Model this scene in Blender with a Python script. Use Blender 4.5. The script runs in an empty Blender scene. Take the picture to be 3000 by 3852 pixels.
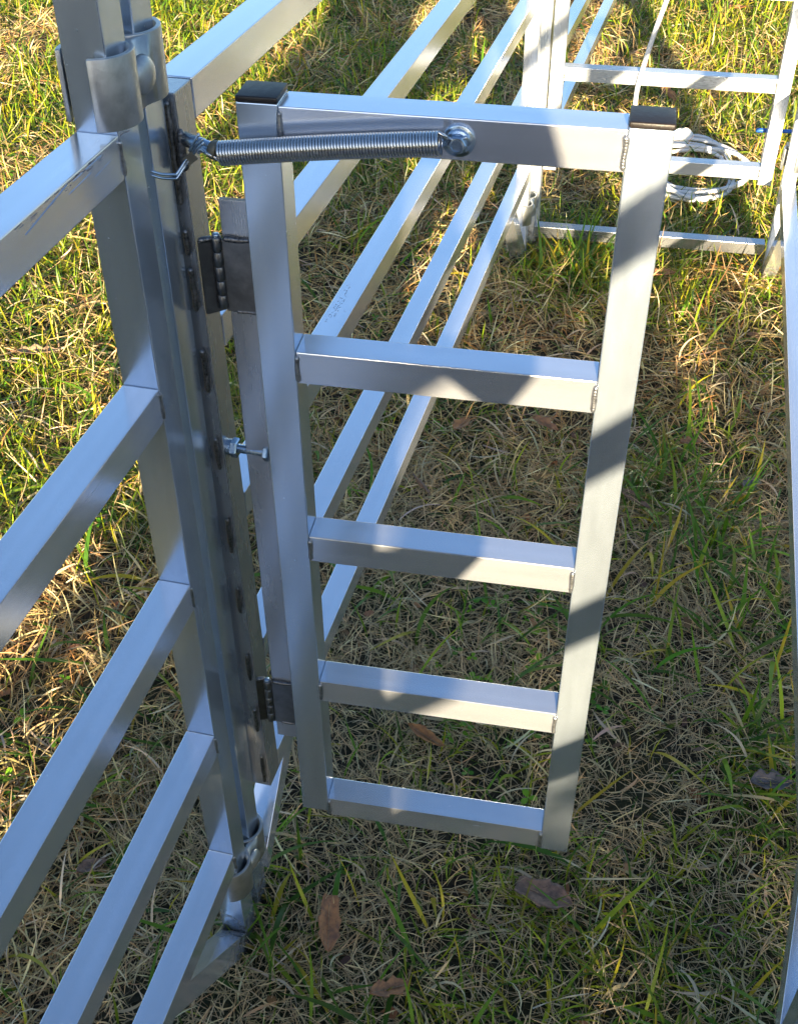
import bpy, bmesh, math, random
import numpy as np
from mathutils import Matrix, Vector
random.seed(7); RNG = np.random.default_rng(11)
R = math.radians
sc = bpy.context.scene
col = sc.collection
T = 0.0381                 # the square tube everything is welded from
Z0 = 1.33                  # ground level under the gate is world z = 0
SLOPE = -0.027             # the paddock falls gently away from the camera

# ------------------------------------------------------------------ materials
def new_mat(name):
    m = bpy.data.materials.new(name); m.use_nodes = True
    nt = m.node_tree; nt.nodes.clear()
    out = nt.nodes.new('ShaderNodeOutputMaterial')
    b = nt.nodes.new('ShaderNodeBsdfPrincipled')
    nt.links.new(b.outputs[0], out.inputs[0])
    return m, nt, b, out
def N(nt, typ, **kw):
    n = nt.nodes.new(typ)
    for k, v in kw.items(): setattr(n, k, v)
    return n
def ramp(nt, fac, pts):
    r = N(nt, 'ShaderNodeValToRGB'); e = r.color_ramp.elements
    while len(e) < len(pts): e.new(0.5)
    for i, (p, c) in enumerate(pts):
        e[i].position = p; e[i].color = (c, c, c, 1) if not isinstance(c, tuple) else (*c, 1)
    nt.links.new(fac, r.inputs[0]); return r
def noise(nt, vec, scale=1, detail=3, rough=.55):
    n = N(nt, 'ShaderNodeTexNoise'); n.inputs['Scale'].default_value = scale
    n.inputs['Detail'].default_value = detail; n.inputs['Roughness'].default_value = rough
    if vec: nt.links.new(vec, n.inputs['Vector'])
    return n
def mapping(nt, src, scale):
    m = N(nt, 'ShaderNodeMapping'); m.inputs['Scale'].default_value = scale
    nt.links.new(src, m.inputs['Vector']); return m.outputs[0]
def math_n(nt, op, a, b):
    m = N(nt, 'ShaderNodeMath', operation=op)
    for i, v in enumerate((a, b)):
        if isinstance(v, (int, float)): m.inputs[i].default_value = v
        else: nt.links.new(v, m.inputs[i])
    return m.outputs[0]
def mixc(nt, fac, a, b, mode='MIX'):
    m = N(nt, 'ShaderNodeMix', data_type='RGBA', blend_type=mode)
    if isinstance(fac, (int, float)): m.inputs[0].default_value = fac
    else: nt.links.new(fac, m.inputs[0])
    for i, v in ((6, a), (7, b)):
        if isinstance(v, tuple): m.inputs[i].default_value = (*v, 1)
        else: nt.links.new(v, m.inputs[i])
    return m.outputs[2]

def aluminium(name, base, r0, r1, streak, grime, metal=.74):
    """mill-finish extrusion: die lines along the tube (UV u), smudges, scratches"""
    m, nt, b, out = new_mat(name)
    uv = N(nt, 'ShaderNodeUVMap'); uv.uv_map = 'UVMap'; u = uv.outputs[0]
    fine = noise(nt, mapping(nt, u, (.03, 420, 1)), 1, 4, .6)
    wide = noise(nt, mapping(nt, u, (.06, 70, 1)), 1, 3)
    blot = noise(nt, mapping(nt, u, (6, 20, 1)), 1, 4, .6)
    smear = noise(nt, mapping(nt, u, (1.6, 95, 1)), 1, 5, .65)
    spots = noise(nt, mapping(nt, u, (160, 190, 1)), 1, 2)
    g = math_n(nt, 'MULTIPLY', ramp(nt, smear.outputs[0], [(.64, 0.), (.74, 1.)]).outputs[0],
               ramp(nt, blot.outputs[0], [(.48, 0.), (.68, 1.)]).outputs[0])
    g2 = ramp(nt, spots.outputs[0], [(.74, 0.), (.79, 1.)]).outputs[0]
    g = math_n(nt, 'MAXIMUM', math_n(nt, 'MULTIPLY', g, grime), math_n(nt, 'MULTIPLY', g2, .45))
    dark = tuple(c * .45 for c in base)
    c1 = mixc(nt, ramp(nt, wide.outputs[0], [(.3, 0.), (.7, 1.)]).outputs[0], tuple(c * .88 for c in base), base)
    c1 = mixc(nt, ramp(nt, blot.outputs[0], [(.35, .35), (.65, 0.)]).outputs[0], c1, tuple(c * .76 for c in base))
    c2 = mixc(nt, g, c1, dark)
    tco = N(nt, 'ShaderNodeTexCoord'); sx = N(nt, 'ShaderNodeSeparateXYZ'); nt.links.new(tco.outputs['Object'], sx.inputs[0])
    mud_n = noise(nt, tco.outputs['Object'], 55, 5, .65)
    low = N(nt, 'ShaderNodeMapRange'); nt.links.new(sx.outputs[2], low.inputs[0]); low.inputs[1].default_value = -1.17; low.inputs[2].default_value = -1.33; low.inputs[3].default_value = -.22; low.inputs[4].default_value = .25
    mud = ramp(nt, math_n(nt, 'ADD', mud_n.outputs[0], low.outputs[0]), [(.54, 0.), (.66, .9)]).outputs[0]
    nt.links.new(mixc(nt, mud, c2, (.055, .042, .028)), b.inputs['Base Color'])
    nt.links.new(math_n(nt, 'SUBTRACT', metal, math_n(nt, 'MULTIPLY', mud, metal)), b.inputs['Metallic'])
    b.inputs['IOR'].default_value = 1.9
    scr = noise(nt, mapping(nt, u, (5, 480, 1)), 1, 1); scm = noise(nt, mapping(nt, u, (4, 30, 1)), 1, 2)
    sc_ = math_n(nt, 'MULTIPLY', ramp(nt, scr.outputs[0], [(.78, 0.), (.80, 1.)]).outputs[0], ramp(nt, scm.outputs[0], [(.52, 0.), (.62, 1.)]).outputs[0])
    rr = N(nt, 'ShaderNodeMapRange'); nt.links.new(math_n(nt, 'ADD', math_n(nt, 'MULTIPLY', blot.outputs[0], .8), math_n(nt, 'MULTIPLY', fine.outputs[0], .2)), rr.inputs[0])
    rr.inputs[1].default_value = .3; rr.inputs[2].default_value = .7; rr.inputs[3].default_value = r0; rr.inputs[4].default_value = r1
    nt.links.new(math_n(nt, 'ADD', math_n(nt, 'ADD', rr.outputs[0], math_n(nt, 'MULTIPLY', sc_, .22)), math_n(nt, 'MULTIPLY', g, .2)), b.inputs['Roughness'])
    bp = N(nt, 'ShaderNodeBump'); bp.inputs['Strength'].default_value = streak; bp.inputs['Distance'].default_value = .0006
    nt.links.new(math_n(nt, 'SUBTRACT', math_n(nt, 'ADD', fine.outputs[0], math_n(nt, 'MULTIPLY', wide.outputs[0], 1.5)), math_n(nt, 'MULTIPLY', sc_, 1.2)), bp.inputs['Height'])
    nt.links.new(bp.outputs[0], b.inputs['Normal'])
    tg = N(nt, 'ShaderNodeTangent'); tg.direction_type = 'UV_MAP'; tg.uv_map = 'UVMap'
    nt.links.new(tg.outputs[0], b.inputs['Tangent']); b.inputs['Anisotropic'].default_value = .45
    return m
def plain(name, base, metallic, rough, bump=0., bscale=200., var=.25, var_scale=60.):
    m, nt, b, out = new_mat(name)
    tc = N(nt, 'ShaderNodeTexCoord'); o = tc.outputs['Object']
    n1 = noise(nt, o, var_scale, 5, .6)
    nt.links.new(mixc(nt, ramp(nt, n1.outputs[0], [(.35, 0.), (.65, 1.)]).outputs[0], tuple(c * (1 - var) for c in base), base), b.inputs['Base Color'])
    b.inputs['Metallic'].default_value = metallic
    nt.links.new(math_n(nt, 'ADD', math_n(nt, 'MULTIPLY', n1.outputs[0], .2), rough - .1), b.inputs['Roughness'])
    if bump:
        n2 = noise(nt, o, bscale, 4); bp = N(nt, 'ShaderNodeBump'); bp.inputs['Strength'].default_value = bump; bp.inputs['Distance'].default_value = .001
        nt.links.new(n2.outputs[0], bp.inputs['Height']); nt.links.new(bp.outputs[0], b.inputs['Normal'])
    return m
M_AL = aluminium('mill_aluminium', (.80, .84, .93), .15, .23, .025, .9, .78)
M_AL_POST = aluminium('brushed_aluminium', (.64, .745, .88), .20, .27, .035, .5, .83)
M_AL_DULL = aluminium('weathered_aluminium', (.46, .475, .50), .22, .31, .015, .7)
M_AL_CHALK = aluminium('chalky_aluminium', (.66, .70, .75), .22, .32, .02, .5, .45)
M_WELD = plain('weld_metal', (.27, .27, .28), 1, .30, .3, 900, .6, 300)
M_WELD_AL = plain('aluminium_weld', (.44, .45, .47), .9, .32, .3, 900, .5, 260)
M_GALV = plain('galvanised_steel', (.50, .515, .52), .9, .42, .25, 160, .22, 70)
M_DARK = plain('dark_hinge_steel', (.17, .165, .165), .9, .34, .2, 300, .3, 90)
M_LEAF = plain('hinge_plate_steel', (.24, .235, .23), .9, .32, .2, 300, .35, 60)
M_KNUCKLE = plain('rolled_hinge_steel', (.26, .26, .265), .95, .30, .1, 300, .3, 120)
M_ZINC = plain('zinc_plated_steel', (.46, .58, .72), 1, .24, .1, 500, .2, 200)
M_SPRING = plain('spring_steel', (.62, .64, .67), 1, .16, .0, 500, .12, 200)
M_CAP = plain('black_plastic_cap', (.014, .010, .009), 0, .46, .3, 260, .3, 120)
M_CABLE = plain('white_cable_sheath', (.74, .75, .78), 0, .45, .1, 300, .12, 50)
M_TAPE = plain('white_tape', (.82, .81, .76), 0, .6, .3, 200, .1, 90)
M_BLUE = plain('blue_plastic', (.02, .12, .5), 0, .4, 0, 100, .2)
M_RUST = plain('oxidised_washer', (.2, .19, .15), .6, .5, .3, 300, .3)

# ------------------------------------------------------------------ mesh helpers
def finish(name, bm, mat, parent=None, smooth=False):
    me = bpy.data.meshes.new(name); bmesh.ops.recalc_face_normals(bm, faces=bm.faces)
    bm.to_mesh(me); bm.free(); me.materials.append(mat)
    if smooth:
        for p in me.polygons: p.use_smooth = True
    o = bpy.data.objects.new(name, me); col.objects.link(o)
    if parent: o.parent = parent
    return o
def tag(o, label=None, cat=None, group=None, kind=None):
    if label: o['label'] = label
    if cat: o['category'] = cat
    if group: o['group'] = group
    if kind: o['kind'] = kind
    return o
def thing(name, label, cat, M=Matrix(), group=None):
    o = bpy.data.objects.new(name, None); col.objects.link(o); o.matrix_world = M
    o.empty_display_size = .1
    return tag(o, label, cat, group)
def frame(x, y, z, yaw=0, slope=0):
    # local x = across the fence, y = along it, z = up its posts
    return Matrix.Translation((x, y, z + Z0)) @ Matrix.Rotation(-yaw, 4, 'Z') @ Matrix.Rotation(math.atan(slope), 4, 'X')
def uv_along(bm, axis):
    """u runs along the tube in metres, v across each face"""
    uvl = bm.loops.layers.uv.new('UVMap'); off = (random.uniform(0, 40), random.uniform(0, 40))
    ax = Vector(axis).normalized()
    s1 = ax.orthogonal().normalized(); s2 = ax.cross(s1)
    bm.normal_update()
    for f in bm.faces:
        n = f.normal
        if abs(n.dot(ax)) > .8: a, b = s1, s2
        else:
            a = ax; b = ax.cross(n); b = b.normalized() if b.length > 1e-6 else s1
        o = .31 * round(n.dot(s1) * 2) + .57 * round(n.dot(s2) * 2)
        for l in f.loops:
            l[uvl].uv = (l.vert.co.dot(a) + off[0] + o, l.vert.co.dot(b) + off[1] + o)
def bevel(bm, w, seg=2):
    bmesh.ops.bevel(bm, geom=list(bm.edges), offset=w, segments=seg, profile=.5, affect='EDGES')
def box(name, lo, hi, mat, parent=None, axis=None, bev=.0011):
    bm = bmesh.new()
    bmesh.ops.create_cube(bm, size=1)
    for v in bm.verts:
        v.co = Vector([lo[i] + (v.co[i] + .5) * (hi[i] - lo[i]) for i in range(3)])
    if bev: bevel(bm, bev)
    if axis is None:
        d = [hi[i] - lo[i] for i in range(3)]; k = d.index(max(d)); axis = [1 if i == k else 0 for i in range(3)]
    uv_along(bm, axis)
    return finish(name, bm, mat, parent)
def prism(name, pts, u0, u1, mat, parent, axis, bev=.001):
    """polygon in the (y, z) plane pushed from x = u0 to u1"""
    bm = bmesh.new()
    a = [bm.verts.new((u0, y, z)) for y, z in pts]; b = [bm.verts.new((u1, y, z)) for y, z in pts]
    n = len(pts); bm.faces.new(a); bm.faces.new(b[::-1])
    for i in range(n): bm.faces.new((a[i], b[i], b[(i + 1) % n], a[(i + 1) % n]))
    bmesh.ops.recalc_face_normals(bm, faces=bm.faces)
    if bev: bevel(bm, bev)
    uv_along(bm, axis)
    return finish(name, bm, mat, parent)
def sweep_bm(bm, pts, r, sides=8, closed=False, caps=True):
    pts = [Vector(p) for p in pts]; n = len(pts); rings = []
    prev = None
    for i, p in enumerate(pts):
        if closed: d = pts[(i + 1) % n] - pts[i - 1]
        else: d = pts[min(i + 1, n - 1)] - pts[max(i - 1, 0)]
        d.normalize()
        if prev is None: a = d.orthogonal().normalized()
        else:
            a = prev - d * prev.dot(d); a.normalize()
        prev = a; b = d.cross(a)
        rr = r[i] if isinstance(r, (list, tuple)) else r
        rings.append([bm.verts.new(p + a * rr * math.cos(2 * math.pi * k / sides) + b * rr * math.sin(2 * math.pi * k / sides)) for k in range(sides)])
    for i in range(n if closed else n - 1):
        A, B = rings[i], rings[(i + 1) % n]
        for k in range(sides): bm.faces.new((A[k], A[(k + 1) % sides], B[(k + 1) % sides], B[k]))
    if caps and not closed:
        bm.faces.new(rings[0][::-1]); bm.faces.new(rings[-1])
def tube(name, pts, r, mat, parent=None, sides=10, closed=False):
    bm = bmesh.new(); sweep_bm(bm, pts, r, sides, closed); return finish(name, bm, mat, parent, True)
def smooth_path(pts, k=8):
    """Catmull-Rom through pts"""
    P = [Vector(p) for p in pts]; P = [P[0] * 2 - P[1]] + P + [P[-1] * 2 - P[-2]]; o = []
    for i in range(1, len(P) - 2):
        a, b, c, d = P[i - 1:i + 3]
        for j in range(k):
            t = j / k
            o.append(.5 * ((2 * b) + (c - a) * t + (2 * a - 5 * b + 4 * c - d) * t * t + (3 * b - a - 3 * c + d) * t ** 3))
    o.append(P[-2]); return o
def lathe(bm, prof, M, sides=20):
    """profile [(r, h)] turned round local z, placed by M"""
    rings = []
    for r_, h in prof:
        rings.append([bm.verts.new(M @ Vector((r_ * math.cos(2 * math.pi * k / sides), r_ * math.sin(2 * math.pi * k / sides), h))) for k in range(sides)])
    for A, B in zip(rings, rings[1:]):
        for k in range(sides): bm.faces.new((A[k], A[(k + 1) % sides], B[(k + 1) % sides], B[k]))
    bm.faces.new(rings[0][::-1]); bm.faces.new(rings[-1])
def hexprism(bm, r, h0, h1, M, cham=.0012):
    lathe(bm, [(r - cham, h0), (r, h0 + cham), (r, h1 - cham), (r - cham, h1)], M, 6)
def along(p, d):
    d = Vector(d).normalized(); return Matrix.Translation(p) @ d.to_track_quat('Z', 'Y').to_matrix().to_4x4()
def weld(parent, p0, p1, w=.0042, mat=None, name='weld_bead'):
    """row of overlapping puddles like a stacked-dime bead"""
    bm = bmesh.new(); p0, p1 = Vector(p0), Vector(p1); L = (p1 - p0).length
    n = max(9, int(L / (w * .16))); d = (p1 - p0).normalized(); sd = d.orthogonal().normalized(); pitch = w * random.uniform(.85, 1.1); ph = random.random() * 6
    pts, rad = [], []
    for i in range(n + 1):
        t = i / n; e = min(1, min(t, 1 - t) * L / (w * .9) + .12) ** .5
        rip = 1 - .09 * (((t * L / pitch + ph) % 1) ** 1.5)
        pts.append(p0.lerp(p1, t) + sd * w * .09 * math.sin(t * L / w * .9 + ph) + d.cross(sd) * w * .07 * math.sin(t * L / w * .63 + ph * 2))
        rad.append(w * e * rip * (.92 + .12 * math.sin(t * L / w * .5 + ph)))
    sweep_bm(bm, pts, rad, 10)
    return finish(name, bm, mat or M_WELD, parent, True)

# ------------------------------------------------------------------ fence panels
E_ = None
LV = -.050                # the posts rake a little along the fence as they go down
def rake(o, lean=0.0, lv=LV):
    o.data.transform(Matrix(((1, 0, lean, 0), (0, 1, lv, 0), (0, 0, 1, 0), (0, 0, 0, 1)))); return o
def leg_upright(parent, u0, v0, w0, w1, lean=0.0):
    return rake(box('leg_post', (u0, v0, w0), (u0 + T, v0 + T, w1), M_AL_CHALK if v0 > 1 or parent is E_ else M_AL_POST, parent), lean)
def brace(parent, v, w_top, w_rail, sgn, u0):
    """45 degree tube from a leg (at v, ridge at w_top) to the underside of the lowest rail"""
    d = w_rail - w_top; h = T * math.sqrt(2)
    pts = [(v, w_top), (v + sgn * d, w_rail), (v + sgn * (d + h), w_rail), (v, w_top - h)]
    pts = [(y_ + LV * (w_top - h / 2 if k in (0, 3) else w_rail), z_) for k, (y_, z_) in enumerate(pts)]
    return prism('diagonal_brace', pts, u0, u0 + T, M_AL, parent, (0, sgn, 1))

# near left panel (runs toward the camera)
A = thing('fence_panel', 'near left aluminium fence panel whose rails run down to the lower left corner', 'fence panel', frame(-.0679, -.1038, 0, .0584, -.0272), 'aluminium fence panels')
A_W = (.0073, -.249, -.5168, -.7894, -1.0629)
leg_upright(A, -T, 0, -1.385, .46, .0162)
for w in A_W:
    u = .0162 * w
    box('rail', (-T + u, -2.3, w - T), (u, LV * w - .0004, w), M_AL, A)
    weld(A, (u + .0004, LV * w - .0008, w - .004), (u + .0002, LV * (w - T) - .0008, w - T + .003), .0022, M_WELD_AL)
brace(A, -.0004, -1.283, A_W[-1] - T - .0003, -1, -T - .0208)

# far left panel (carries the gate)
B_W = (.003, -.2506, -.498, -.756, -.9994)
B = thing('fence_panel', 'left aluminium fence panel running away behind the gate, carrying the gate hinges', 'fence panel', frame(-.0578, 0, 0, .0706, SLOPE), 'aluminium fence panels')
leg_upright(B, -.0069 - T, -.0425, -1.375, .46, .0162)
rake(box('end_upright', (-T, .004, -1.037), (0, .004 + T, .0026), M_AL_DULL, B))
V1 = 2.262
for w in B_W:
    box('rail', (-T, .0052 + T + LV * (w - T), w - T), (0, V1 - .0016 + LV * w, w), M_AL, B)
leg_upright(B, -T, V1, -1.375, .46)
brace(B, -.0038, -1.197, B_W[-1] - T - .0003, 1, -T - .018)
brace(B, V1 - .0004, -1.25, B_W[-1] - T - .0003, -1, -T)
for w0, ln in ((-.004, .10), (-.13, .028), (-.172, .05), (-.268, .055), (-.385, .045), (-.505, .055), (-.62, .045), (-.745, .05), (-.855, .05), (-.962, .06)):
    weld(B, (-.0065, -.0002 + LV * w0, w0), (-.0065, -.0002 + LV * (w0 - ln), w0 - ln), .0030)
# door-stop bolt on the end upright
q = obj_bolt = None
bm = bmesh.new(); Ms = along((.0, .0375, -.4080), (1, .0, 0)) @ Matrix.Diagonal((1.22, 1.22, 1.08, 1))
lathe(bm, [(.0042, 0), (.0042, .040), (.0036, .041)], Ms, 14)
for i in range(8):
    lathe(bm, [(.0040, .011 + i * .0013), (.0046, .0116 + i * .0013), (.0040, .0122 + i * .0013)], Ms, 14)
hexprism(bm, .0085, .0395, .0455, Ms)
stop = finish('stop_bolt', bm, M_ZINC, B)
bm = bmesh.new(); hexprism(bm, .0095, .0035, .0115, Ms); lathe(bm, [(.008, .0), (.008, .0036)], Ms, 16)
finish('lock_nut', bm, M_ZINC, stop)

M_INK = plain('faded_ink', (.27, .27, .33), .4, .45, 0, 100, .3, 300)
bm = bmesh.new()
for row, (u, va, vb, k, keep) in enumerate(((-.0285, .455, .61, 30, .55), (-.0245, .49, .60, 26, .7), (-.0205, .50, .57, 18, .6), (-.0095, .48, .53, 6, .8))):
    for i in range(k):
        if random.random() > keep: continue
        v = va + (vb - va) * i / k
        for j in range(3):
            if random.random() < .6: bmesh.ops.create_cube(bm, size=1, matrix=Matrix.Translation((u + (j - 1) * .0009 + random.uniform(-.0004, .0004), v + random.uniform(-.0008, .0008), -.49795)) @ Matrix.Diagonal((.0008, .0017, .0002, 1)))
finish('ink_print', bm, M_INK, B)
bm = bmesh.new()
for va, wa, vb, wb, th in ((-.035, .0040, -.085, .0030, .0007), (-.055, -.002, -.095, -.0035, .0008), (-.095, .0045, -.165, -.0045, .0010), (-.02, -.006, -.05, -.008, .0005)):
    p0, p1 = Vector((.00022, va, wa)), Vector((.00022, vb, wb)); d = p1 - p0
    bmesh.ops.create_cube(bm, size=1, matrix=Matrix.Translation((p0 + p1) / 2) @ d.to_track_quat('Y', 'X').to_matrix().to_4x4() @ Matrix.Diagonal((.0002, d.length, th, 1)))
finish('scratch', bm, M_CABLE if False else M_ZINC, A)
bm = bmesh.new(); random.seed(5)
for i in range(34):
    v = random.gauss(-.09, .05); wz = .0062 - abs(random.gauss(0, .0022)) - .02 * max(0, -.05 - v)*.2
    bmesh.ops.create_cube(bm, size=1, matrix=Matrix.Translation((.00018, v, wz)) @ Matrix.Diagonal((.0002, random.uniform(.002, .012), random.uniform(.0003, .0009), 1)))
finish('grime', bm, M_INK, A); random.seed(8)

# next left panel beyond the far posts
E_ = thing('fence_panel', 'farthest left aluminium panel, continuing the fence past the far gate', 'fence panel', frame(.137, 2.5, SLOPE * 2.5, .084, SLOPE), 'aluminium fence panels')
rake(box('end_upright', (-T, -.085, -1.037), (0, -.085 + T, .003), M_AL_DULL, E_))
leg_upright(E_, -T, -.130, -1.375, .46)
for w in B_W: box('rail', (-T, -.045 + LV * (w - T), w - T), (0, 2.3, w), M_AL, E_)

# right panel
Cp = thing('fence_panel', 'right-hand aluminium fence panel cut by the right edge of the photo', 'fence panel', frame(.697, 0, 0, .050, SLOPE), 'aluminium fence panels')
C_W = (.003, -.25, -.50, -.75, -1.0)
leg_upright(Cp, .004, -.195, -1.375, .46)
rake(box('end_upright', (0, -.146, -1.037), (T, -.146 + T, .0026), M_AL_DULL, Cp))
for w in C_W: box('rail', (0, -.1066 + LV * (w - T), w - T), (T, 2.294 + LV * w, w), M_AL, Cp)
leg_upright(Cp, 0, 2.2954, -1.375, .46)
brace(Cp, -.1565, -1.197, C_W[-1] - T - .0003, 1, .0042)
brace(Cp, 2.295, -1.25, C_W[-1] - T - .0003, -1, 0)
for w0, ln in ((-.9, .05), (-.75, .05), (-.5, .05)): weld(Cp, (.006, -.151 + LV * w0, w0), (.006, -.151 + LV * (w0 - ln), w0 - ln), .0034)
# right panel standing behind the camera
C2 = thing('fence_panel', 'right-hand aluminium fence panel standing beside the photographer', 'fence panel', frame(.686, -.27, 0, .050, SLOPE), 'aluminium fence panels')
leg_upright(C2, 0, -T, -1.375, .46)
for w in (.25,) + C_W: box('rail', (0, -3.2, w - T), (T, -T - .003 + LV * w, w), M_AL, C2)

# ------------------------------------------------------------------ panel clamps
def clamp(label, cA, cB, w0, w1, M):
    """two C-shaped pipe shells riveted back to back, one round each leg"""
    c = thing('panel_clamp', label, 'clamp', M, 'riveted panel clamps')
    def shell(cx, cy, a0, a1, pull):
        ro, ri, n = .0315, .0272, 30
        bm = bmesh.new(); rows = []
        for i in range(n + 1):
            a = math.radians(a0 + (a1 - a0) * i / n)
            ca, sa = math.cos(a), math.sin(a)
            k = pull(a)
            rows.append([bm.verts.new((cx + r_ * ca + k[0], cy + r_ * sa + k[1], h)) for r_, h in ((ro, w0), (ro, w1), (ri, w1), (ri, w0))])
        for P, Q in zip(rows, rows[1:]):
            for j in range(4): bm.faces.new((P[j], P[(j + 1) % 4], Q[(j + 1) % 4], Q[j]))
        bm.faces.new(rows[0]); bm.faces.new(rows[-1][::-1])
        bmesh.ops.recalc_face_normals(bm, faces=bm.faces)
        sharp = [e for e in bm.edges if e.is_manifold and e.calc_face_angle(0) > .8]
        bmesh.ops.bevel(bm, geom=sharp, offset=.0007, segments=2, profile=.5, affect='EDGES')
        return finish('clamp_shell', bm, M_GALV, c, True)
    shell(cA[0], cA[1], -77, 207, lambda a: (0, 0))
    shell(cB[0], cB[1], -138, 82, lambda a: (0, 0))
    mx, my, mz = (cA[0] + cB[0]) / 2, (cA[1] + cB[1]) / 2, (w0 + w1) / 2
    # pressed waist where the shells meet
    bm = bmesh.new(); h = (w1 - w0)
    for i in range(3):
        pass
    wz = [(-.5, .004), (.5, .004)]
    prof = [(.0285, -.0185), (.0262, -.0125), (.0240, -.006), (.0235, 0), (.0240, .006), (.0262, .0125), (.0285, .0185), (.0225, .0185), (.0165, 0), (.0225, -.0185)]
    a = [bm.verts.new((mx + px, my + py, w0 + .0012)) for px, py in prof]; b = [bm.verts.new((mx + px, my + py, w1 - .0012)) for px, py in prof]
    n = len(prof); bm.faces.new(a); bm.faces.new(b[::-1])
    for i in range(n): bm.faces.new((a[i], b[i], b[(i + 1) % n], a[(i + 1) % n]))
    finish('waist', bm, M_GALV, c, True)
    bm = bmesh.new(); Mr = along((mx + .0233, my - .001, mz), (1, -.12, .02))
    lathe(bm, [(.0155, 0), (.0165, .002), (.0160, .0048), (.0135, .0075), (.0095, .0095), (.0045, .0106), (.001, .0109)], Mr, 26)
    finish('rivet', bm, M_GALV, c, True)
    return c
def legs_at(w):
    """centres of the two near legs, in the left panel's local frame, at height w"""
    ca = B.matrix_world.inverted() @ A.matrix_world @ Vector((-T / 2 + .0162 * w, T / 2 + LV * w, w))
    return (ca.x, ca.y), (-.0069 - T / 2 + .0162 * w, -.0425 + T / 2 + LV * w)
cA, cB = legs_at(.045)
clamp('galvanised steel clamp with a domed rivet near the tops of the two left posts', cA, cB, .0100, .0685, B.matrix_world.copy())
cA, cB = legs_at(-1.14)
clamp('galvanised steel clamp low on the two left posts, just above the grass', cA, cB, -1.178, -1.117, B.matrix_world.copy())
Bf = B.matrix_world @ Matrix.Translation((0, V1 - LV * 1.147, 0))
clamp('low galvanised clamp at the foot of the far left posts', (-T / 2, T / 2), (-T / 2 + .001, T / 2 + .0635), -1.178, -1.117, Bf.copy())
clamp('low galvanised clamp on the far right post beside the far gate', (T / 2, T / 2), (T / 2, T / 2 + .0635), -.965, -.905, (Cp.matrix_world @ Matrix.Translation((0, 2.2954 - LV * .935, 0))))

# ------------------------------------------------------------------ near gate
GW = .3822
G = thing('ladder_gate', 'narrow aluminium ladder gate in the foreground with black end caps and a coil spring', 'gate', frame(0, 0, 0))
G_W = (-.0016, -.2566, -.5079, -.7578, -1.0078)
for x0, zb in ((0, -1.0377), (GW - T, -1.049)):
    box('upright', (x0, 0, zb), (x0 + T, T, 0), M_AL_POST, G)
    bm = bmesh.new(); bmesh.ops.create_cube(bm, size=1)
    for v in bm.verts: v.co = Vector((x0 + T / 2 + v.co.x * (T + .0008), T / 2 + v.co.y * (T + .0008), .0003 + (v.co.z + .5) * .0055))
    bevel(bm, .0016, 3); finish('end_cap', bm, M_CAP, G, True)
for w in G_W:
    box('rail', (T + .0003, .0004, w - T), (GW - T - .0003, T - .0004, w), M_AL, G)
    weld(G, (T + .0012, -.0004, w - .004), (T + .0012, -.0004, w - T + .003), .0030, M_WELD_AL)
    weld(G, (GW - T - .0012, -.0004, w - .004), (GW - T - .0012, -.0004, w - T + .002), .0032, M_WELD_AL)
# strap that carries the hinges
strap = box('hinge_strap', (-.0335, .0205, -.905), (-.0004, .0268, -.1045), M_AL_DULL, G, axis=(0, 0, 1), bev=.0008)
for w0 in (-.245, -.53, -.775):
    weld(G, (-.0008, .0185, w0), (-.0008, .0185, w0 - .052), .0028, M_WELD_AL)
def hinge(z, h):
    hg = box('hinge_leaf', (-.0355, .0172, z - h), (-.0012, .0203, z), M_LEAF, G, bev=.0006)
    hg.name = 'hinge'
    L = B.matrix_world.inverted()
    bm = bmesh.new(); bmesh.ops.create_cube(bm, size=1)
    dy_ = -.023 * (z - h / 2) * .6; p0 = Vector((-.0552, .0075 + dy_, 0)); p1 = Vector((-.0405, .0215 + dy_ * .3, 0)); d = (p1 - p0); nrm = Vector((d.y, -d.x, 0)).normalized() * .003
    for v in bm.verts:
        q_ = p0 + d * (v.co.x + .5) + nrm * (v.co.y + .5)
        v.co = Vector((q_.x, q_.y, z - (v.co.z + .5) * h))
    bevel(bm, .0006); finish('leaf', bm, M_DARK, hg)
    for i in range(5):
        bm = bmesh.new(); hh = h / 5
        lathe(bm, [(.0046, 0), (.0052, .0008), (.0052, hh - .0012), (.0046, hh - .0004)], Matrix.Translation((-.0385, .0165, z + .004 - (i + 1) * hh)), 18)
        finish('knuckle', bm, M_KNUCKLE, hg, True)
    bm = bmesh.new(); lathe(bm, [(.0038, 0), (.0038, .003), (.003, .004)], Matrix.Translation((-.0385, .0165, z + .003)), 14); finish('pin', bm, M_ZINC, hg, True)
    weld(hg, (-.0325, .0185, z + .0005), (-.004, .0185, z + .0005), .0033)
    weld(hg, (-.0545, .0065 + dy_, z + .0005), (-.0425, .0185 + dy_ * .4, z + .0005), .0033)
    weld(hg, (-.026, .0185, z - h), (-.004, .0185, z - h), .0026)
    return hg
hinge(-.1455, .080); hinge(-.793, .080)

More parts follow.
